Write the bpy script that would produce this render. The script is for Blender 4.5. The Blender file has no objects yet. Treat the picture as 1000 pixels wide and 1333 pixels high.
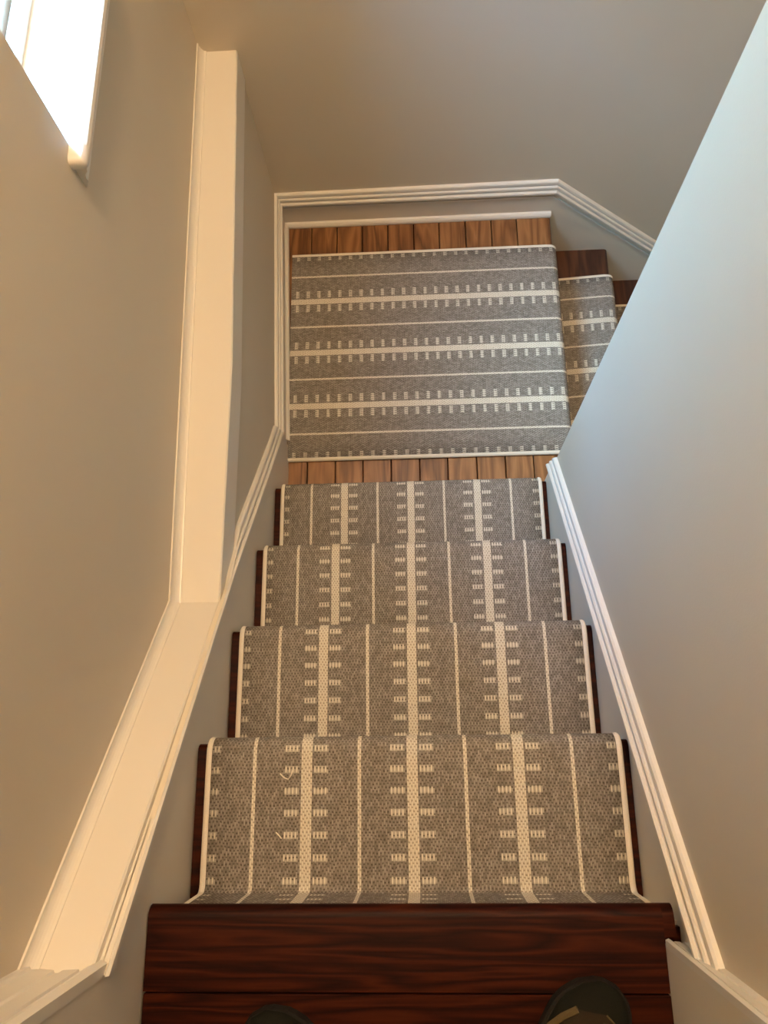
import bpy, bmesh, math, random
from mathutils import Vector, Matrix
random.seed(7)
SC = bpy.context.scene
COL = SC.collection

# ------------------------------------------------------------------ camera, sky, lamps, exposure
def set_camera():
    cam = bpy.data.cameras.new('camera'); o = bpy.data.objects.new('camera', cam); COL.objects.link(o)
    pitch, yaw, roll = math.radians(72.9739), math.radians(9.3534), math.radians(-10.4403)
    F = Vector((0, math.cos(pitch), -math.sin(pitch))); U = Vector((0, math.sin(pitch), math.cos(pitch))); R = Vector((1, 0, 0))
    Z = Matrix.Rotation(yaw, 3, 'Z'); F = Z @ F; U = Z @ U; R = Z @ R
    R2 = math.cos(roll) * R + math.sin(roll) * U
    U2 = -math.sin(roll) * R + math.cos(roll) * U
    m = Matrix((R2, U2, -F)).transposed().to_4x4()
    m.translation = Vector((0.0244, 0.2096, 1.138))
    o.matrix_world = m
    cam.sensor_fit = 'VERTICAL'; cam.sensor_height = 36; cam.lens = 995.9 / 1333 * 36
    cam.clip_start = 0.02
    SC.camera = o
set_camera()

world = bpy.data.worlds.new('sky'); SC.world = world; world.use_nodes = True
wn = world.node_tree; wn.nodes.clear()
sky = wn.nodes.new('ShaderNodeTexSky'); sky.sky_type = 'NISHITA'; sky.sun_disc = False
sky.sun_elevation = math.radians(58); sky.sun_rotation = math.radians(270)
wbg = wn.nodes.new('ShaderNodeBackground'); wbg.inputs[1].default_value = 16.0
wout = wn.nodes.new('ShaderNodeOutputWorld')
tint = wn.nodes.new('ShaderNodeMix'); tint.data_type = 'RGBA'; tint.blend_type = 'MULTIPLY'; tint.inputs[0].default_value = 1
tint.inputs[7].default_value = (0.28, 0.625, 0.87, 1)      # the camera is balanced for the warm lamp, so daylight reads blue
wn.links.new(sky.outputs[0], tint.inputs[6]); wn.links.new(tint.outputs[2], wbg.inputs[0]); wn.links.new(wbg.outputs[0], wout.inputs[0])

def lamp(name, loc, color, power, radius):
    l = bpy.data.lights.new(name, 'POINT'); l.color = color; l.energy = power; l.shadow_soft_size = radius
    o = bpy.data.objects.new(name, l); o.location = loc; COL.objects.link(o); return o
lamp('ceiling_lamp', (-0.02, 1.10, 2.55), (1.0, 0.70, 0.405), 116, 0.13)
pl = bpy.data.lights.new('window_portal', 'AREA'); pl.shape = 'RECTANGLE'; pl.size = 0.39; pl.size_y = 1.66
pl.cycles.is_portal = True
po = bpy.data.objects.new('window_portal', pl); COL.objects.link(po)
po.location = (-0.765, 1.24, 1.075); po.rotation_euler = (math.radians(90), 0, math.radians(-90))

SC.view_settings.view_transform = 'Standard'; SC.view_settings.look = 'None'
SC.view_settings.gamma = 1; SC.view_settings.use_curve_mapping = False
SC.view_settings.exposure = 0.0

# ------------------------------------------------------------------ measured layout (metres)
RISE, RUN = 0.195, 0.2182
LAND = -5 * RISE
XR = 0.360                       # right stair wall
XJ = 0.330                       # right door jamb
YB = 1.845                       # back wall
CEIL = 2.75
def wl(y):  return -0.375 - 0.032 * max(0.0, y - 0.98)          # lower left wall face (slightly out of square)
def sk(y):  return wl(y) + 0.013                                  # skirt board face
def xu(y):  return -0.462 - 0.020 * (y - 0.46)                    # upper left wall face
def bead(y):                                                      # left moulding, front bead height
    pts = [(-0.06, 0.141), (0.447, -0.290), (1.06, -0.872)]
    (a, b), (c, d) = (pts[0], pts[1]) if y < 0.447 else (pts[1], pts[2])
    return b + (d - b) * (y - a) / (c - a)
LEDGE = -0.315
def capz(y): return min(LEDGE, 9) if y > 0.475 else LEDGE + 0.90 * (0.475 - y)
def rbead(y): return 0.072 - 0.03 - 0.826 * (y + 0.045) + 0.03    # right moulding, lower edge

# ------------------------------------------------------------------ node helper
class NT:
    def __init__(s, name):
        s.mat = bpy.data.materials.new(name); s.mat.use_nodes = True
        s.t = s.mat.node_tree; s.bsdf = s.t.nodes['Principled BSDF']
    def n(s, typ, **kw):
        x = s.t.nodes.new(typ)
        for k, v in kw.items(): setattr(x, k, v)
        return x
    def link(s, a, b): s.t.links.new(a, b)
    def put(s, sock, v):
        if v is None: return
        if hasattr(v, 'is_output'): s.link(v, sock)
        else: sock.default_value = v
    def m(s, op, a, b=None, c=None):
        x = s.n('ShaderNodeMath', operation=op)
        for i, v in enumerate((a, b, c)): s.put(x.inputs[i], v)
        return x.outputs[0]
    def mix(s, f, a, b, mode='MIX'):
        x = s.n('ShaderNodeMix', data_type='RGBA', blend_type=mode)
        s.put(x.inputs[0], f)
        for sock, v in ((x.inputs[6], a), (x.inputs[7], b)):
            if hasattr(v, 'is_output'): s.link(v, sock)
            else: sock.default_value = (*v, 1)
        return x.outputs[2]
    def vec(s, x, y, z=0.0):
        c = s.n('ShaderNodeCombineXYZ')
        for i, v in enumerate((x, y, z)): s.put(c.inputs[i], v)
        return c.outputs[0]
    def noise(s, v, scale, detail=3, rough=0.5, dist=0.0):
        x = s.n('ShaderNodeTexNoise'); s.put(x.inputs['Vector'], v)
        x.inputs['Scale'].default_value = scale; x.inputs['Detail'].default_value = detail
        x.inputs['Roughness'].default_value = rough; x.inputs['Distortion'].default_value = dist
        return x.outputs[0]
    def ramp(s, f, stops):
        r = s.n('ShaderNodeValToRGB'); s.link(f, r.inputs[0])
        e = r.color_ramp.elements
        while len(e) < len(stops): e.new(0.5)
        for k, (p, c) in enumerate(stops): e[k].position = p; e[k].color = (*c, 1)
        return r.outputs[0]
    def bump(s, h, strength, dist):
        b = s.n('ShaderNodeBump'); b.inputs['Strength'].default_value = strength; b.inputs['Distance'].default_value = dist
        s.link(h, b.inputs['Height']); s.link(b.outputs[0], s.bsdf.inputs['Normal'])
    def color(s, c):
        s.put(s.bsdf.inputs['Base Color'], c if hasattr(c, 'is_output') else (*c, 1))
    def rough(s, v, spec=0.5):
        s.put(s.bsdf.inputs['Roughness'], v); s.bsdf.inputs['Specular IOR Level'].default_value = spec

def paint(name, c, rough, bump=0.15, spec=0.35, vary=0.04):
    t = NT(name); co = t.n('ShaderNodeTexCoord').outputs['Object']
    n = t.noise(co, 3.5, 4)
    t.color(t.mix(n, tuple(v * (1 - vary) for v in c), tuple(v * (1 + vary) for v in c)))
    t.rough(rough, spec); t.bump(t.noise(co, 340, 2), bump, 0.001)
    return t.mat
M_WALL = paint('wall_paint', (0.58, 0.505, 0.395), 0.55)
M_SKIRT = paint('skirt_paint', (0.70, 0.635, 0.53), 0.38, 0.08)
M_WHITE = paint('white_trim_paint', (0.71, 0.665, 0.59), 0.32, 0.05, 0.4, 0.015)
M_CEIL = paint('ceiling_paint', (0.75, 0.73, 0.70), 0.8)
M_BANK = paint('bank_bounce_green', (0.27, 0.34, 0.13), 0.95, 0.3, 0.1, 0.2)  # for the added bank outside, green for the light it bounces in

def wood(name, dark, mid, light, axis, scale=1.0, rough=0.35, spec=0.5, ring=5.0, cross=18.0):
    """oak: stretched cathedral rings along the local axis; each board shifted by its random number"""
    t = NT(name); co = t.n('ShaderNodeTexCoord').outputs['Object']
    rnd = t.n('ShaderNodeObjectInfo').outputs['Random']
    sep = t.n('ShaderNodeSeparateXYZ'); t.link(co, sep.inputs[0])
    ax = {'x': 0, 'y': 1}[axis]
    along = sep.outputs[ax]; across = sep.outputs[1 - ax]
    sh = t.m('MULTIPLY', rnd, 37.0)
    al = t.m('ADD', t.m('MULTIPLY', along, 1.0), sh)
    ac = t.m('ADD', across, t.m('MULTIPLY', rnd, 3.1))
    v = t.vec(t.m('MULTIPLY', al, 2.2 * scale), t.m('MULTIPLY', ac, cross * scale), t.m('MULTIPLY', sep.outputs[2], 9.0 * scale))
    n1 = t.noise(v, 1.0, 3, 0.45, 0.4)
    rings = t.m('ABSOLUTE', t.m('SUBTRACT', t.m('FRACT', t.m('MULTIPLY', n1, ring)), 0.5))
    rings = t.m('MULTIPLY', rings, 2.0)
    v2 = t.vec(t.m('MULTIPLY', al, 9.0), t.m('MULTIPLY', ac, 420.0), t.m('MULTIPLY', sep.outputs[2], 300.0))
    pores = t.noise(v2, 1.0, 2, 0.6)
    f = t.m('ADD', t.m('MULTIPLY', rings, 0.62), t.m('MULTIPLY', pores, 0.45))
    f = t.m('ADD', f, t.m('MULTIPLY', t.m('SUBTRACT', rnd, 0.5), 0.22))
    c = t.ramp(f, [(0.12, dark), (0.5, mid), (0.92, light)])
    t.color(c); t.rough(rough, spec)
    t.bump(f, 0.15, 0.0008)
    return t.mat
M_OAK = wood('warm_oak', (0.085, 0.030, 0.009), (0.190, 0.080, 0.026), (0.29, 0.135, 0.05), 'y', 1.0, 0.4)
M_DARKX = wood('dark_stained_oak', (0.008, 0.0010, 0.0004), (0.025, 0.0035, 0.0007), (0.050, 0.0090, 0.0018), 'x', 1.0, 0.5, 0.10, 6.0, 30.0)
M_DARKY = wood('dark_stained_oak_cross', (0.020, 0.007, 0.004), (0.052, 0.018, 0.009), (0.09, 0.034, 0.015), 'y', 1.0, 0.4)

def weave():
    """flat woven wool runner: UV is metres across (u, centred) and along (v) the runner"""
    t = NT('striped_wool_weave')
    uv = t.n('ShaderNodeUVMap', uv_map='UVMap').outputs[0]
    sep = t.n('ShaderNodeSeparateXYZ'); t.link(uv, sep.inputs[0]); u, v = sep.outputs[0], sep.outputs[1]
    PU, PV, PD = 0.0030, 0.0104, 0.0335
    wob = t.noise(uv, 75, 1)      # hand of the weave: yarns never run dead straight
    u0, v0 = u, v
    v = t.m('ADD', v, t.m('MULTIPLY', t.m('SUBTRACT', wob, 0.5), 0.0075))
    u = t.m('ADD', u, t.m('MULTIPLY', t.m('SUBTRACT', t.noise(uv, 55, 1), 0.5), 0.0012))
    us = t.m('DIVIDE', u, PU); i = t.m('FLOOR', us); fu = t.m('SUBTRACT', t.m('FRACT', us), 0.5)
    par = t.m('MODULO', t.m('ADD', i, 1000.0), 2.0)
    vs = t.m('ADD', t.m('DIVIDE', v, PV), t.m('MULTIPLY', par, 0.5)); j = t.m('FLOOR', vs)
    fv = t.m('SUBTRACT', t.m('FRACT', vs), 0.5)
    au = t.m('ABSOLUTE', t.m('MULTIPLY', t.m('ADD', i, 0.5), PU))
    dthick = t.m('MINIMUM', au, t.m('ABSOLUTE', t.m('SUBTRACT', au, 0.1740)))
    dthin = t.m('MINIMUM', t.m('ABSOLUTE', t.m('SUBTRACT', au, 0.0870)), t.m('ABSOLUTE', t.m('SUBTRACT', au, 0.2610)))
    thick = t.m('LESS_THAN', dthick, 0.0080)
    thin = t.m('LESS_THAN', dthin, 0.0031)
    dcol = t.m('MULTIPLY', t.m('GREATER_THAN', dthick, 0.0112), t.m('LESS_THAN', dthick, 0.0352))
    ecol = t.m('MULTIPLY', t.m('GREATER_THAN', au, 0.3185), t.m('LESS_THAN', au, 0.3335))
    grp = t.m('MAXIMUM', dcol, ecol)
    dcol = t.m('MULTIPLY', grp, par)
    fd = t.m('FRACT', t.m('DIVIDE', v0, PD))
    din = t.m('LESS_THAN', fd, 0.34)
    dash = t.m('MULTIPLY', dcol, din)
    stripe = t.m('MAXIMUM', thick, thin)
    cream = t.m('MAXIMUM', stripe, dash)
    fvd = t.m('SUBTRACT', t.m('DIVIDE', fd, 0.34), 0.5)
    fvv = t.m('ADD', t.m('MULTIPLY', fvd, dash), t.m('MULTIPLY', fv, t.m('SUBTRACT', 1.0, dash)))
    hu = t.m('SUBTRACT', 1.0, t.m('MULTIPLY', t.m('MULTIPLY', fu, fu), 3.2))
    ln = t.m('ADD', 2.35, t.m('MULTIPLY', dash, -0.35))
    hv = t.m('SUBTRACT', 1.0, t.m('POWER', t.m('MULTIPLY', t.m('ABSOLUTE', fvv), ln), 3.0))
    h = t.m('SQRT', t.m('MAXIMUM', t.m('MULTIPLY', hu, hv), 0.0))
    wn_ = t.n('ShaderNodeTexWhiteNoise', noise_dimensions='2D'); t.link(t.vec(i, j), wn_.inputs['Vector'])
    r = wn_.outputs[0]
    fib = t.noise(uv, 1100, 2)
    slub = t.noise(t.vec(t.m('MULTIPLY', u, 26.0), t.m('MULTIPLY', v, 190.0)), 1.0, 2)
    rr = t.m('ADD', t.m('ADD', t.m('MULTIPLY', r, 0.36), t.m('MULTIPLY', fib, 0.26)), t.m('MULTIPLY', slub, 0.38))
    grey = t.ramp(rr, [(0.25, (0.19, 0.168, 0.147)), (0.5, (0.275, 0.249, 0.222)), (0.75, (0.37, 0.338, 0.305))])
    crm = t.mix(fib, (0.66, 0.61, 0.52), (0.80, 0.75, 0.65))
    between = t.m('MULTIPLY', t.m('MULTIPLY', grp, din), 0.38)      # cream floats show between the strands
    c = t.mix(t.m('MAXIMUM', cream, between), grey, crm)
    # shade in the hollows between the yarns, painted into the colour
    gap_shade = t.mix(stripe, (0.085, 0.070, 0.056), (0.30, 0.26, 0.20))
    c = t.mix(t.m('MULTIPLY', t.m('SUBTRACT', 1.0, h), t.m('ADD', 0.42, t.m('MULTIPLY', wob, 0.75))), c, gap_shade)
    t.color(c); t.rough(0.95, 0.1)
    t.bump(t.m('ADD', t.m('MULTIPLY', h, t.m('ADD', 0.7, t.m('MULTIPLY', cream, 0.45))), t.m('MULTIPLY', fib, 0.12)), 0.7, 0.0016)
    return t.mat
M_WEAVE = weave()
def cloth(name, a, b, rough=0.95, sc=700):
    t = NT(name); co = t.n('ShaderNodeTexCoord').outputs['Object']
    n = t.noise(co, sc, 3); t.color(t.mix(n, a, b)); t.rough(rough, 0.15); t.bump(n, 0.5, 0.001); return t.mat
M_BIND = cloth('cream_binding', (0.60, 0.54, 0.45), (0.78, 0.72, 0.62))
M_GREEN = cloth('dark_green_suede_shaded', (0.006, 0.0062, 0.004), (0.012, 0.0122, 0.008))  # dark suede, taken darker still to stand in for the photographer's body shade
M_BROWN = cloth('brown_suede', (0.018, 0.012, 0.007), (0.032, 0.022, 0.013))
M_TAN = cloth('tan_piping', (0.075, 0.055, 0.025), (0.115, 0.085, 0.04))
M_SOLE = cloth('dark_rubber', (0.012, 0.010, 0.008), (0.02, 0.018, 0.015), 0.7, 200)
M_YARN = cloth('loose_yarn', (0.6, 0.55, 0.45), (0.8, 0.75, 0.65))
t = NT('window_glass')      # thin clear sheet: mostly see-through, faintly mirroring
tr = t.n('ShaderNodeBsdfTransparent'); gl = t.n('ShaderNodeBsdfGlossy'); gl.inputs['Roughness'].default_value = 0.02
mx = t.n('ShaderNodeMixShader'); mx.inputs[0].default_value = 0.05; t.link(tr.outputs[0], mx.inputs[1]); t.link(gl.outputs[0], mx.inputs[2])
t.link(mx.outputs[0], t.t.nodes['Material Output'].inputs[0]); M_GLASS = t.mat

# ------------------------------------------------------------------ object helpers
def tag(o, label=None, cat=None, group=None, kind=None):
    for k, v in (('label', label), ('category', cat), ('group', group), ('kind', kind)):
        if v: o[k] = v
    return o
def link(name, me, mat, parent=None):
    o = bpy.data.objects.new(name, me); COL.objects.link(o)
    if mat and not me.materials: me.materials.append(mat)
    if parent: o.parent = parent
    return o
def empty(name, loc=(0, 0, 0), rz=0):
    o = bpy.data.objects.new(name, None); COL.objects.link(o); o.location = loc; o.rotation_euler = (0, 0, rz)
    o.empty_display_size = 0.05; return o
def mesh(name, vs, fs, smooth=False, uvs=None):
    me = bpy.data.meshes.new(name); me.from_pydata([tuple(v) for v in vs], [], fs)
    bm = bmesh.new(); bm.from_mesh(me)
    if uvs is None:
        bmesh.ops.recalc_face_normals(bm, faces=bm.faces)
    bm.to_mesh(me); bm.free()
    if uvs is not None:
        l = me.uv_layers.new(name='UVMap')
        for lp in me.loops: l.data[lp.index].uv = uvs[lp.vertex_index]
    if smooth:
        for p in me.polygons: p.use_smooth = True
        if uvs is None: me.set_sharp_from_angle(angle=math.radians(38))
    me.update(); return me
def box_me(name, x0, x1, y0, y1, z0, z1, bev=0.0, seg=2):
    bm = bmesh.new(); bmesh.ops.create_cube(bm, size=1)
    for v in bm.verts:
        v.co = Vector(((x0 + x1) / 2 + v.co.x * (x1 - x0), (y0 + y1) / 2 + v.co.y * (y1 - y0), (z0 + z1) / 2 + v.co.z * (z1 - z0)))
    if bev: bmesh.ops.bevel(bm, geom=list(bm.edges), offset=bev, segments=seg, affect='EDGES', profile=0.5)
    me = bpy.data.meshes.new(name); bm.to_mesh(me); bm.free(); return me
def box(name, x0, x1, y0, y1, z0, z1, mat, parent=None, bev=0.0):
    return link(name, box_me(name, x0, x1, y0, y1, z0, z1, bev), mat, parent)
def loft(name, rings, mat, parent=None, closed=True, caps=True, smooth=False):
    """rings: list of equally long lists of points"""
    n = len(rings[0]); vs = [p for r in rings for p in r]; fs = []
    for a in range(len(rings) - 1):
        for k in range(n if closed else n - 1):
            k2 = (k + 1) % n
            fs.append((a * n + k, a * n + k2, (a + 1) * n + k2, (a + 1) * n + k))
    if caps and closed:
        fs.append(tuple(range(n))); fs.append(tuple((len(rings) - 1) * n + k for k in range(n)))
    return link(name, mesh(name, vs, fs, smooth), mat, parent)
def slab_yz(name, poly, xa, xb, mat, parent=None):
    """polygon in (y, z) given thickness between x = xa(y) and x = xb(y)"""
    n = len(poly)
    fa = xa if callable(xa) else (lambda y: xa); fb = xb if callable(xb) else (lambda y: xb)
    vs = [(fa(y), y, z) for y, z in poly] + [(fb(y), y, z) for y, z in poly]
    fs = [tuple(range(n)), tuple(range(n, 2 * n))] + [(k, (k + 1) % n, n + (k + 1) % n, n + k) for k in range(n)]
    return link(name, mesh(name, vs, fs), mat, parent)
def strip_yz(name, rows, xa, xb, mat, parent=None):
    """rows of (y, z low, z high): one cross-section per row, so a bend in x(y) stays clean"""
    fa = xa if callable(xa) else (lambda y: xa); fb = xb if callable(xb) else (lambda y: xb)
    return loft(name, [[(fa(y), y, a), (fb(y), y, a), (fb(y), y, b), (fa(y), y, b)] for y, a, b in rows], mat, parent)
def slab_xz(name, poly, ya, yb, mat, parent=None):
    n = len(poly)
    vs = [(x, ya, z) for x, z in poly] + [(x, yb, z) for x, z in poly]
    fs = [tuple(range(n)), tuple(range(n, 2 * n))] + [(k, (k + 1) % n, n + (k + 1) % n, n + k) for k in range(n)]
    return link(name, mesh(name, vs, fs), mat, parent)

# ------------------------------------------------------------------ the shell
# left: thick lower wall with a ledge, thinner upper wall with the window
WY0, WY1, WZ0, WZ1 = 1.05, 1.43, 0.25, 1.90
XO = -0.76
wleft = empty('wall_left', (-0.5, 0.9, LAND)); tag(wleft, kind='structure')
wleft.location = (0, 0, 0)
Y0 = -0.05
def wpiece(y0, y1, z0, z1):
    n = 6; ys = [y0 + (y1 - y0) * k / n for k in range(n + 1)]
    return slab_yz('upper_wall', [(y, z0) for y in ys] + [(y, z1) for y in reversed(ys)], XO, xu, M_WALL, wleft)
YE = YB + 0.1
# one mesh: wall with a hole made of four slabs
vs, fs = [], []
def addslab(y0, y1, z0, z1):
    b = len(vs); q = [(y0, z0), (y1, z0), (y1, z1), (y0, z1)]
    for y, z in q: vs.append((XO, y, z))
    for y, z in q: vs.append((xu(y), y, z))
    fs.extend([(b, b+1, b+2, b+3), (b+4, b+5, b+6, b+7)] + [(b+k, b+(k+1) % 4, b+4+(k+1) % 4, b+4+k) for k in range(4)])
addslab(Y0, WY0, -0.5, CEIL); addslab(WY1, YB, -0.5, CEIL); addslab(WY0, WY1, -0.5, WZ0 - 0.022); addslab(WY0, WY1, WZ1, CEIL)
link('upper_wall', mesh('upper_wall', vs, fs), M_WALL, wleft)
ys = [-0.05, 0.475] ; ys2 = [0.475, 0.98, 1.4, YB]
strip_yz('lower_wall', [(Y0, -1.6, capz(Y0) - 0.03)] + [(y, -1.6, LEDGE - 0.03) for y in (0.475, 0.98, 1.4, YB)], XO, wl, M_WALL, wleft)

# ledge: cap board, apron below its front edge, cove where it meets the upper wall
ledge = empty('trim_1'); tag(ledge, kind='structure')
YS = [Y0, 0.475, 0.98, 1.4, YB]
def ring_ledge(y):
    z = capz(y); th = 0.022
    f = wl(y) + 0.006
    if y < 0.47: f = wl(y) + 0.003
    return [(xu(y) - 0.01, y, z - th), (f - 0.002, y, z - th), (f, y, z - th + 0.003), (f, y, z - 0.003), (f - 0.003, y, z), (xu(y) - 0.01, y, z)]
loft('ledge_cap', [ring_ledge(y) for y in YS], M_WHITE, ledge)
def ring_cove(y):
    z = capz(y) - 0.001; x = xu(y); r = 0.017
    pts = [(x - 0.004, z), (x + r, z), (x + r, z + 0.003)]
    for k in range(1, 6):
        a = math.pi / 2 * k / 6
        pts.append((x + 0.003 + (r - 0.003) * (1 - math.sin(a)), z + 0.003 + r * 1.25 * (1 - math.cos(a))))
    pts += [(x + 0.003, z + 0.026), (x - 0.004, z + 0.026)]
    return [(px, y, pz) for px, pz in pts]
loft('ledge_cove', [ring_cove(y) for y in YS], M_WHITE, ledge)
strip_yz('ledge_apron', [(0.40, LEDGE - 0.03, LEDGE - 0.012), (0.52, LEDGE - 0.09, LEDGE - 0.012)] + [(y, LEDGE - 0.09, LEDGE - 0.012) for y in (0.98, 1.4, YB)],
         lambda y: wl(y) - 0.005, lambda y: wl(y) + 0.0055, M_WHITE, ledge)

# moulding profile: (height above its lower edge, stand-off from the wall)
PROF = [(0.0, 0.002), (0.0, 0.016), (0.003, 0.0195), (0.009, 0.0195), (0.012, 0.016), (0.0125, 0.0125), (0.016, 0.0125),
        (0.018, 0.0145), (0.024, 0.0145), (0.027, 0.012), (0.0275, 0.009), (0.031, 0.009), (0.033, 0.0105), (0.040, 0.0095), (0.043, 0.006), (0.044, 0.0), (0.022, -0.002)]
# left moulding: slope then level over the landing
lm = empty('trim_2'); tag(lm, kind='structure')
stations = [Y0 + 0.002, 0.2, 0.40, 0.475, 0.54, 0.60, 0.66, 0.72, 0.80, 0.9, 1.0, 1.057]
rings = []
for y in stations:
    r = []
    for tt, d in PROF:
        z = bead(y) + tt * 1.35
        if tt > 0.0121:
            z = min(z, LEDGE - 0.088) if y > 0.5 else min(z, max(bead(y) + 0.0121 * 1.35, capz(y) - 0.012))
            z = max(z, bead(y) + 0.0121 * 1.35)
        if y < 0.5 and tt > 0.0121: z, d = capz(y) - 0.016, min(d, 0.0125) - (0.002 if tt > 0.02 else 0)
        r.append((wl(y) + d + (0.002 if y < 0.5 and d > 0.01 else 0), y, z))
    rings.append(r)
loft('sloped_moulding', rings, M_WHITE, lm)
loft('level_moulding', [[(wl(y) + d, y - (d if y > 1.8 else 0), bead(1.06) + 0.001 + tt) for tt, d in PROF] for y in (1.052, 1.4, YB)], M_WHITE, lm)
# left skirt boards under the moulding
sk_ = empty('trim_3'); tag(sk_, kind='structure')
pts = [Y0 + 0.002, 0.447, 0.8, 0.98, 1.06]
strip_yz('skirt_board', [(y, max(LAND - 0.05, -0.36 - 0.9 * y), bead(y) + 0.001) for y in pts], lambda y: wl(y) + 0.0045, sk, M_SKIRT, sk_)
strip_yz('level_skirt_board', [(y, LAND - 0.02, bead(1.06) + 0.003) for y in (1.0605, 1.4, YB)], lambda y: wl(y) - 0.006, lambda y: wl(y) + 0.009, M_SKIRT, sk_)
# shoe moulding along the left edge of the landing, then along the back
SHOE = [(0, 0), (0.012, 0), (0.0125, 0.005), (0.0105, 0.011), (0.006, 0.016), (0.0, 0.018)]
bl = empty('baseboard_left'); tag(bl, kind='structure')
loft('shoe_moulding', [[(wl(y) + 0.009 + a, y - (a if y > 1.8 else 0), LAND + b) for a, b in SHOE] for y in (1.075, 1.4, YB - 0.009)], M_WHITE, bl)

# back wall
XE = 2.2
wb = box('wall_back', XO, XE, YB, YB + 0.12, -3.2, CEIL, M_WALL); tag(wb, kind='structure')
KX = 0.470
bb = empty('baseboard_back'); tag(bb, kind='structure')
loft('shoe_moulding', [[(x + (a if x < 0 else 0), YB - 0.009 - a, LAND + b) for a, b in SHOE] for x in (wl(YB) + 0.009, 0.468)], M_WHITE, bb)
BT = bead(1.06) + 0.001      # lower edge of the level moulding
SL = 0.855
def bz(x): return BT - SL * max(0, x - KX)
slab_xz('skirt_board', [(wl(YB), BT + 0.003), (KX, BT + 0.003), (XE - 0.1, bz(XE - 0.1) + 0.003), (XE - 0.1, bz(XE - 0.1) - 0.6), (0.42, LAND - 0.3), (wl(YB), LAND - 0.02)],
        YB + 0.002, YB - 0.009, M_SKIRT, bb)
tm = empty('trim_4'); tag(tm, kind='structure')
rings = []
for x in (wl(YB), KX, XE - 0.1):
    k = 1.0 if x < 0.3 else (1.13 if x == KX else 1.3)
    rings.append([(x + (d if x < 0 else 0), YB - d, bz(x) + tt * k) for tt, d in PROF])
loft('wall_moulding', rings, M_WHITE, tm)
# thin bead along the top of the back skirt, below the moulding
rings = []
for x in (wl(YB) + 0.02, KX - 0.008, XE - 0.1):
    z = bz(x + 0.008) - 0.012
    rings.append([(x, YB - 0.005, z - 0.005), (x, YB - 0.0135, z - 0.005), (x, YB - 0.0135, z), (x, YB - 0.005, z)])
loft('skirt_bead', rings, M_WHITE, tm)

# right wall and the wall beside the lower flight
YW = 0.872
wr = box('wall_right', XR, 0.46, -0.05, YW, -3.2, CEIL, M_WALL, None, 0.002); tag(wr, kind='structure')
wf = box('wall_front', 0.46, XE, YW - 0.12, YW, -3.2, CEIL, M_WALL); tag(wf, kind='structure')
we = box('wall_lower', XE, XE + 0.1, YW - 0.12, YB + 0.12, -3.2, CEIL, M_WALL); tag(we, kind='structure')
rm = empty('trim_5'); tag(rm, kind='structure')
loft('wall_moulding', [[(XR - d, y, rbead(y) + tt * 1.3) for tt, d in PROF] for y in (-0.049, 0.4, YW - 0.001)], M_WHITE, rm)
rs = empty('trim_6'); tag(rs, kind='structure')
slab_yz('skirt_board', [(-0.049, rbead(-0.049) + 0.002), (YW, rbead(YW) + 0.002), (YW, LAND - 0.02), (0.8, LAND - 0.02), (-0.049, -0.30)], XR + 0.002, XR - 0.004, M_SKIRT, rs)
box('skirt_return', 0.3449, XR, -0.049, -0.0245, -0.21, -0.03, M_SKIRT, rs)

# doorway at the top: wall returns and casings
wdl = box('wall_hall_left', XO, -0.3622, -0.17, -0.048, -0.5, CEIL, M_SKIRT); tag(wdl, kind='structure')
wdr = box('wall_hall_right', XJ, 0.46, -0.17, -0.05, -0.5, CEIL, M_SKIRT); tag(wdr, kind='structure')
def casing(name, xin, xout, z0, z1, steps):
    s = 1 if xout > xin else -1; w = abs(xout - xin)
    pr = [(0, 0)] + [(a * w, b) for a, b in steps] + [(w, 0)]
    return loft(name, [[(xin + s * a, Y0 + b, z) for a, b in pr] for z in (z0, z1)], M_WHITE)
CS = [(0, .016), (.10, .019), (.17, .016), (.18, .009), (.24, .009), (.26, .013), (.44, .012), (.46, .009), (.52, .009), (.54, .012), (.78, .014), (.80, .018), (.95, .020), (1, .017)]
tag(casing('trim_7', -0.361, -0.466, 0.10, 2.65, [(a, b * .8) for a, b in CS]), kind='structure')
tag(casing('trim_8', XJ, 0.372, 0.0, 2.65, [(a, b * .55) for a, b in CS]), kind='structure')

# hall behind the camera, ceiling
tag(box('wall_hall_west', -1.3, -1.2, -2.2, -0.17, -0.3, CEIL, M_WALL), kind='structure')
tag(box('wall_hall_east', 1.2, 1.3, -2.2, -0.17, -0.3, CEIL, M_WALL), kind='structure')
tag(box('wall_hall_back', -1.3, 1.3, -2.3, -2.2, -0.3, CEIL, M_WALL), kind='structure')
tag(box('wall_hall_front_left', -1.3, XO, -0.17, -0.05, -0.3, CEIL, M_WALL), kind='structure')
tag(box('wall_hall_front_right', 0.46, 1.3, -0.17, -0.05, -0.3, CEIL, M_WALL), kind='structure')
cl = box('ceiling', XO, XE + 0.1, -0.17, YB + 0.12, CEIL, CEIL + 0.1, M_CEIL); tag(cl, kind='structure')
tag(box('ceiling_hall', -1.3, 1.3, -2.3, -0.17, CEIL, CEIL + 0.1, M_CEIL), kind='structure')

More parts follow.
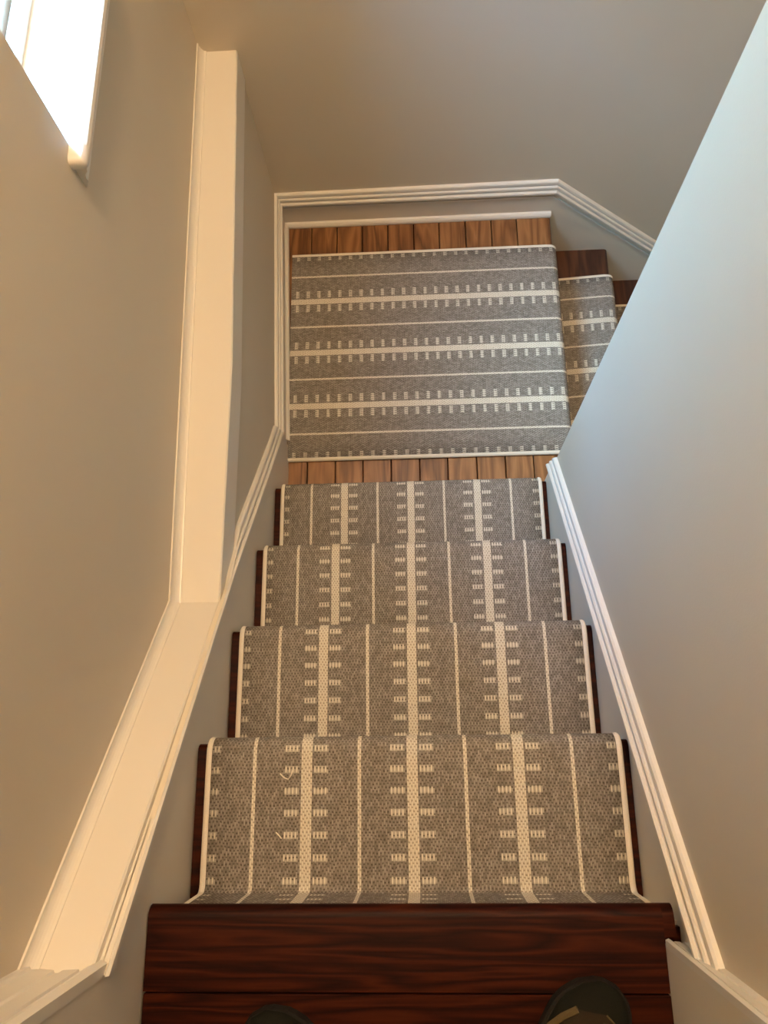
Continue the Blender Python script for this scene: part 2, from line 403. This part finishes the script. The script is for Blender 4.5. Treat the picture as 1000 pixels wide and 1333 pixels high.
# ------------------------------------------------------------------ floors, board by board
fl = box('floor', wl(YB) - 0.02, 0.45, 0.86, YB + 0.01, LAND - 0.06, LAND - 0.019, M_DARKX); tag(fl, kind='structure')
seams = [-0.395, -0.306, -0.223, -0.141, -0.058, 0.026, 0.108, 0.193, 0.276, 0.358]
for k in range(len(seams) - 1):
    a, b = seams[k], seams[k + 1]
    y0 = 0.852
    me = box_me('floorboard', -(b - a) / 2 + 0.0016, (b - a) / 2 - 0.0016, y0, YB, -0.019, 0.0, 0.0012, 1)
    o = link('floorboard', me, M_OAK, fl); o.location = ((a + b) / 2, 0, LAND)
def nosing_ring(front, back, top, th):
    """(distance forward, height) outline of a tread with a rounded front edge"""
    r = th / 2; pts = [(back, top - th)]
    for k in range(9):
        a = -math.pi / 2 + math.pi * k / 8
        pts.append((front - r + r * math.cos(a), top - r + r * math.sin(a)))
    pts.append((back, top)); return pts
TH = 0.027
pr = nosing_ring(0.468 - 0.415, 0.3591 - 0.415, 0, TH)
o = loft('nosing_board', [[(a, y, z) for a, z in pr] for y in (YW + 0.001, YB)], M_OAK, fl, smooth=True); o.location = (0.415, 0, LAND)
fu_ = box('floor_upper', -1.2, 1.2, -2.2, -0.03, -0.06, -0.02, M_DARKX); tag(fu_, kind='structure')
pr = nosing_ring(0.0, -0.103, 0, 0.03)
def xr_nose(y): return 0.345 if y > -0.045 else XJ
# landing nosing: full width in front of the door casing, cut back between the jambs
vsn = [[(x, a, z) for a, z in pr] for x in (-0.3605, XJ - 0.0005)]
o = loft('nosing_board', vsn, M_DARKX, fu_, smooth=True)
pr2 = nosing_ring(0.0, -0.038, 0, 0.03)
loft('nosing_return', [[(x, a, z) for a, z in pr2] for x in (XJ - 0.0005, 0.3445)], M_DARKX, fu_, smooth=True)
yy = -0.1045
widths = [0.083] * 25
for k, w in enumerate(widths):
    x0, x1 = (-0.36, XJ) if yy > -0.17 - 0.01 else (-1.2, 1.2)
    me = box_me('floorboard', x0, x1, -w / 2 + 0.001, w / 2 - 0.001, -0.02, 0.0, 0.0012, 1)
    o = link('floorboard', me, M_DARKX, fu_); o.location = (0, yy - w / 2, 0)
    yy -= w
    if yy < -2.1: break

# ------------------------------------------------------------------ the two flights
st = empty('staircase', (0, 0, LAND)); st.location = (0, 0, 0)
tag(st, 'dark-stained wooden flight running straight down from the top landing under the striped runner', 'staircase', 'flights of the staircase')
XL_ = -0.3605; XRT = XR - 0.0045
for k in range(1, 5):
    f = k * RUN - 0.007; pr = nosing_ring(f, f - RUN - 0.03, 0, TH)
    o = loft('tread', [[(x, a, z) for a, z in pr] for x in (XL_, XRT)], M_DARKX, st, smooth=True); o.location = (0, 0, -k * RISE)
for k in range(0, 5):
    f = (k * RUN - 0.007 if k else 0.0) - 0.026
    top = -k * RISE - (0.03 if k == 0 else TH); bot = -(k + 1) * RISE
    box('riser', XL_, XRT if k else 0.344, f - 0.018, f, bot - (0.0 if k < 4 else 0.02), top, M_DARKX, st)
st2 = empty('staircase'); tag(st2, 'dark wooden steps turning right and down from the lower landing along the back wall', 'staircase', 'flights of the staircase')
NX, NR = 0.468, 0.2245
for k in range(1, 6):
    f = NX + k * NR; pr = nosing_ring(f, f - NR - 0.03, 0, TH)
    o = loft('tread', [[(a, y, z) for a, z in pr] for y in (YW + 0.001, YB - 0.0095)], M_DARKY, st2, smooth=True); o.location = (0, 0, LAND - k * RISE)
for k in range(0, 6):
    f = NX + k * NR - 0.026
    box('riser', f - 0.018, f, YW + 0.001, YB - 0.0095, LAND - (k + 1) * RISE, LAND - k * RISE - TH, M_DARKY, st2)

# ------------------------------------------------------------------ runners
TC = 0.011
def arc(cx, cz, r, a0, a1, n):
    return [(cx + r * math.cos(math.radians(a0 + (a1 - a0) * k / n)), cz + r * math.sin(math.radians(a0 + (a1 - a0) * k / n))) for k in range(n + 1)]
def flight_path(start, fronts, tops, riser_bottom, nose_th=TH):
    """outline of the carpet surface in (forward, up), waterfall over each nosing and back to each riser"""
    P = list(start)
    for f, top in zip(fronts, tops):
        R = nose_th / 2 + TC * 0.9
        cx, cz = f - nose_th / 2, top - nose_th / 2
        P += [(f - RUN * 0.55, top + TC), (f - RUN * 0.3, top + TC), (cx - 0.012, top + TC * 0.98)]
        P += arc(cx, cz, R, 88, -50, 12)
        fr = f - 0.026 + TC
        P += [(fr + 0.003, top - nose_th - 0.012), (fr, top - nose_th - 0.03)]
        nb = top - RISE
        P += [(fr, nb + TC + 0.02)]
        if nb > riser_bottom + 0.01:
            P += arc(fr + 0.012, nb + TC + 0.012, 0.012, 180, 268, 4)
        else:
            P += [(fr, nb + 0.004)]
    return P
def resample(P, step):
    out = [P[0]]; 
    for a, b in zip(P, P[1:]):
        L = math.hypot(b[0] - a[0], b[1] - a[1]); n = max(1, int(math.ceil(L / step)))
        for k in range(1, n + 1): out.append((a[0] + (b[0] - a[0]) * k / n, a[1] + (b[1] - a[1]) * k / n))
    return out
def normals(P):
    N = []
    for k in range(len(P)):
        a = P[max(0, k - 1)]; b = P[min(len(P) - 1, k + 1)]
        d = Vector((b[0] - a[0], b[1] - a[1])).normalized(); N.append((-d.y, d.x))
    return N
def runner(name, P, w, place, v0, label, group=None):
    """place(u, forward, up) -> world point; u metres across from the middle"""
    P = resample(P, 0.012); N = normals(P)
    L = [v0]
    for a, b in zip(P, P[1:]): L.append(L[-1] + math.hypot(b[0] - a[0], b[1] - a[1]))
    wi = w - 0.0105
    us = [-wi + 2 * wi * k / 12 for k in range(13)]
    vs, uv, fs = [], [], []
    n = len(us)
    for (a, z), l in zip(P, L):
        for u in us: vs.append(place(u, a, z)); uv.append((u, l))
    for r in range(len(P) - 1):
        for c in range(n - 1): fs.append((r * n + c, r * n + c + 1, (r + 1) * n + c + 1, (r + 1) * n + c))
    # underside, so that it has thickness
    b0 = len(vs)
    for (a, z), (nx, nz), l in zip(P, N, L):
        for u in (us[0], us[-1]): vs.append(place(u, a - nx * 0.008, z - nz * 0.008)); uv.append((u, l))
    for r in range(len(P) - 1):
        fs.append((b0 + 2 * r, b0 + 2 * r + 2, b0 + 2 * r + 3, b0 + 2 * r + 1))
        fs.append((r * n, (r + 1) * n, b0 + 2 * r + 2, b0 + 2 * r)); fs.append((r * n + n - 1, b0 + 2 * r + 1, b0 + 2 * r + 3, (r + 1) * n + n - 1))
    root = link(name, mesh(name, vs, fs, True, uv), M_WEAVE); tag(root, label, 'stair runner', group)
    bm = bmesh.new(); bm.from_mesh(root.data); bmesh.ops.recalc_face_normals(bm, faces=bm.faces); bm.to_mesh(root.data); bm.free()
    for s in (-1, 1):
        rings = []
        for (a, z), (nx, nz) in zip(P, N):
            ring = []
            for k in range(10):
                t_ = 2 * math.pi * k / 10
                du = 0.0062 * math.cos(t_); dn = 0.0058 * math.sin(t_) - 0.0042
                ring.append(place(s * (w - 0.0062) + du, a + nx * dn, z + nz * dn))
            rings.append(ring)
        loft('binding', rings, M_BIND, root, smooth=True)
    return root
W = 0.3441
fronts = [k * RUN - 0.007 for k in range(1, 5)]; tops = [-k * RISE for k in range(1, 5)]
fr0 = -0.026 + TC
start = [(fr0, -0.034), (fr0, -RISE + TC + 0.02)] + arc(fr0 + 0.012, -RISE + TC + 0.012, 0.012, 180, 268, 4)
P1 = flight_path(start, fronts, tops, LAND)
runner('stair_runner', P1, W, lambda u, a, z: (-u, a, z), 0.012,
       'grey and cream striped wool runner falling down the four steps below the top landing', 'striped runners')
L0, L1 = 1.0077, 1.7182
fr2 = [NX + k * NR for k in range(0, 6)]; tp2 = [LAND - k * RISE for k in range(0, 6)]
P2 = flight_path([(-0.366, LAND + TC), (-0.1, LAND + TC), (0.2, LAND + TC)], fr2, tp2, LAND - 6 * RISE)
def place2(u, a, z):
    # the landing piece lies a touch askew, as laid
    return (a, (L0 + L1) / 2 + u * (L1 - L0) / 2 / W + 0.012 * max(0, min(1, (a - 0.47) / 0.2)), z)
runner('stair_runner', P2, W, place2, 0.0185,
       'grey and cream striped runner across the lower landing, turning down the right-hand steps', 'striped runners')

# loose cream yarn tufts on the first carpeted tread
def tube(name, pts, r, mat, parent=None):
    rings = []
    for k, p in enumerate(pts):
        a = Vector(pts[max(0, k - 1)]); b = Vector(pts[min(len(pts) - 1, k + 1)]); d = (b - a).normalized()
        s = d.cross(Vector((0, 0, 1)) if abs(d.z) < 0.9 else Vector((1, 0, 0))).normalized(); t_ = s.cross(d)
        rings.append([tuple(Vector(p) + r * (math.cos(q) * s + math.sin(q) * t_)) for q in [2 * math.pi * j / 6 for j in range(6)]])
    return loft(name, rings, mat, parent, smooth=True)
zt = -RISE + TC
o = tube('yarn_tuft', [(-.218, .163, zt + .001), (-.211, .157, zt + .004), (-.204, .154, zt + .002), (-.199, .160, zt + .006), (-.197, .168, zt + .003)], 0.0011, M_YARN)
tag(o, 'curled tuft of cream yarn pulled loose on the first tread, nearer its front edge', 'yarn tuft')
o = tube('yarn_tuft', [(-.222, .073, zt + .001), (-.217, .069, zt + .003), (-.213, .064, zt + .001)], 0.0010, M_YARN)
tag(o, 'short pale yarn end loose on the first tread, nearer the top landing', 'yarn tuft')

# ------------------------------------------------------------------ window
wi = empty('window_1'); tag(wi, kind='structure')
# stool with a rounded front and a horn past the opening, apron moulding under it
xs = -0.4745
stz = WZ0
fx = -0.449
prs = [(-0.565, stz - 0.022), (fx - 0.004, stz - 0.022), (fx, stz - 0.018), (fx + 0.001, stz - 0.011), (fx, stz - 0.004), (fx - 0.004, stz), (-0.565, stz)]
loft('stool', [[(a, y, z) for a, z in prs] for y in (WY0 + 0.001, WY1 - 0.001)], M_WHITE, wi)
prh = [(-0.476, stz - 0.022)] + prs[1:-1] + [(-0.476, stz)]
def shrink(pr, k, cz):
    return [(a if a < -0.47 else a - (1 - k) * 0.010, cz + (z - cz) * k) for a, z in pr]
loft('stool_horn', [[(a, y, z) for a, z in shrink(prh, k, stz - 0.011)] for y, k in ((WY0 - 0.030, 0.35), (WY0 - 0.0285, 0.72), (WY0 - 0.025, 0.93), (WY0 - 0.020, 1.0), (WY0 + 0.001, 1.0))], M_WHITE, wi, smooth=True)
loft('stool_horn', [[(a - 0.012, y, z) for a, z in prh] for y in (WY1 - 0.001, WY1 + 0.026)], M_WHITE, wi)
pra = [(-0.49, -0.022), (-0.456, -0.022), (-0.457, -0.030), (-0.463, -0.037), (-0.465, -0.045), (-0.464, -0.050), (-0.469, -0.058), (-0.472, -0.064), (-0.49, -0.064)]
loft('apron', [[(a, y, stz + z) for a, z in pra] for y in (WY0 - 0.022, WY1 + 0.02)], M_WHITE, wi)
# reveals
for y0, y1 in ((WY0, WY0 + 0.003), (WY1 - 0.003, WY1)):
    box('jamb', XO + 0.002, -0.478, y0, y1, WZ0, WZ1, M_WHITE, wi)
box('head', XO + 0.002, -0.478, WY0, WY1, WZ1 - 0.003, WZ1, M_WHITE, wi)
# sash with stepped bottom rail, stiles, top rail, one pane
def frame(name, x0, x1, y0, y1, z0, z1, w):
    box(name, x0, x1, y0, y1, z0, z0 + w, M_WHITE, wi, 0.002)
    box(name, x0, x1, y0, y1, z1 - w, z1, M_WHITE, wi, 0.002)
    box(name, x0, x1, y0, y0 + w, z0 + w, z1 - w, M_WHITE, wi, 0.002)
    box(name, x0, x1, y1 - w, y1, z0 + w, z1 - w, M_WHITE, wi, 0.002)
frame('window_frame', -0.585, -0.562, WY0 + 0.003, WY1 - 0.003, WZ0, WZ1 - 0.003, 0.018)
frame('sash', -0.665, -0.590, WY0 + 0.003, WY1 - 0.003, WZ0 - 0.02, WZ1 - 0.003, 0.05)
frame('outer_frame', -0.75, -0.67, WY0 + 0.003, WY1 - 0.003, WZ0 - 0.02, WZ1 - 0.003, 0.03)
box('pane', -0.650, -0.646, WY0 + 0.05, WY1 - 0.05, WZ0 + 0.028, WZ1 - 0.05, M_GLASS, wi)
box('outer_sill', -0.82, -0.76, WY0 - 0.03, WY1 + 0.03, WZ0 - 0.06, WZ0 - 0.02, M_WHITE, wi)
# unseen bank, added outside to block the low sky and bounce green light in
vs, fs = [], []
prof = [(-0.78, -0.25), (-1.7, -0.2), (-2.6, 0.6), (-3.6, 1.9), (-4.6, 3.0), (-6.2, 3.8), (-14, 4.6), (-30, 5.0)]
ys = [-20 + k * 2.5 for k in range(18)]
for y in ys:
    for x, z in prof: vs.append((x + (0.25 * math.sin(y * 1.3 + x) if x < -1.9 else 0), y, z + (0.18 * math.sin(y * 0.9 + x * 0.7) if x < -1.9 else 0)))
n = len(prof)
for r in range(len(ys) - 1):
    for k in range(n - 1): fs.append((r * n + k, r * n + k + 1, (r + 1) * n + k + 1, (r + 1) * n + k))
g = link('sky_block_bank', mesh('sky_block_bank', vs, fs, True), M_BANK); tag(g, kind='structure')

# ------------------------------------------------------------------ shoes of the photographer
def shoe(loc, rz, side, label):
    root = empty('shoe', loc, rz); tag(root, label, 'shoe', 'pair of dark shoes')
    Ln = 0.285
    def half(s):       # half width along the length, 0 = toe tip, 1 = heel
        pts = [(0, 0.002), (0.02, 0.021), (0.06, 0.036), (0.12, 0.046), (0.22, 0.053), (0.34, 0.054), (0.5, 0.044), (0.65, 0.038), (0.82, 0.038), (0.93, 0.031), (0.985, 0.016), (1, 0.002)]
        for (a, b), (c, d) in zip(pts, pts[1:]):
            if s <= c: return b + (d - b) * (s - a) / (c - a)
        return 0.002
    def high(s):
        pts = [(0, 0.026), (0.03, 0.040), (0.08, 0.050), (0.2, 0.058), (0.35, 0.072), (0.5, 0.095), (0.58, 0.098), (0.7, 0.078), (0.85, 0.074), (0.97, 0.085), (1, 0.07)]
        for (a, b), (c, d) in zip(pts, pts[1:]):
            if s <= c: return b + (d - b) * (s - a) / (c - a)
        return 0.07
    def mid(s): return side * (0.012 * math.sin(min(1, s / 0.55) * math.pi) * -1 + 0.010 * (1 - s))
    SS = [0, .006, .02, .04, .07, .11, .16, .22, .28, .35, .42, .5, .58, .68, .78, .88, .95, .985, 1]
    rings = []
    for s in SS:
        h = half(s) + 0.004; y = -s * Ln; m_ = mid(s)
        rings.append([(m_ - h, y, 0), (m_ + h, y, 0), (m_ + h, y, 0.018), (m_ + h - 0.003, y, 0.022), (m_ - h + 0.003, y, 0.022), (m_ - h, y, 0.018)])
    loft('sole', rings, M_SOLE, root)
    def sec(s, off, a0, a1, n):
        h, t_, m_ = half(s) + off, high(s) + off, mid(s); out = []
        for k in range(n + 1):
            a = math.pi * (a0 + (a1 - a0) * k / n)
            out.append((m_ + h * math.copysign(abs(math.cos(a)) ** 0.8, math.cos(a)), -s * Ln, 0.02 + (t_ - 0.02) * abs(math.sin(a)) ** 0.85))
        return out
    # upper: closed over the front, open at the ankle
    A = [s for s in SS if s <= 0.58]
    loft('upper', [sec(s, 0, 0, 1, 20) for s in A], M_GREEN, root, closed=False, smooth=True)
    B = [s for s in SS if s >= 0.58]
    for a0, a1 in ((0, 0.27), (0.73, 1)):
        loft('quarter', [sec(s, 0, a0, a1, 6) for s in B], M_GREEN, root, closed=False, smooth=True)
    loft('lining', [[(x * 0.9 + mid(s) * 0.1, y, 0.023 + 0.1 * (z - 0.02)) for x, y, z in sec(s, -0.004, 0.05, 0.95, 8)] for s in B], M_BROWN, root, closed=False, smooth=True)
    V = [.10, .14, .19, .25, .32, .40, .48, .56]
    c = 0.56 if side > 0 else 0.44
    def spread(s): return 0.10 + 0.20 * min(1, (s - 0.10) / 0.08)
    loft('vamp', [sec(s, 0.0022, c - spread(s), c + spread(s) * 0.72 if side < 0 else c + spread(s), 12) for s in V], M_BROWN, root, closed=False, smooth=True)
    e = 1 if side > 0 else -1
    pa = []
    for s in V: pa.append(sec(s, 0.004, c + e * spread(s), c + e * spread(s), 1)[0])
    tube('piping', pa, 0.0045, M_TAN, root)
    pb = []
    for s in V: pb.append(sec(s, 0.003, c - e * spread(s), c - e * spread(s), 1)[0])
    tube('seam', pb, 0.0011, M_TAN, root)
    return root
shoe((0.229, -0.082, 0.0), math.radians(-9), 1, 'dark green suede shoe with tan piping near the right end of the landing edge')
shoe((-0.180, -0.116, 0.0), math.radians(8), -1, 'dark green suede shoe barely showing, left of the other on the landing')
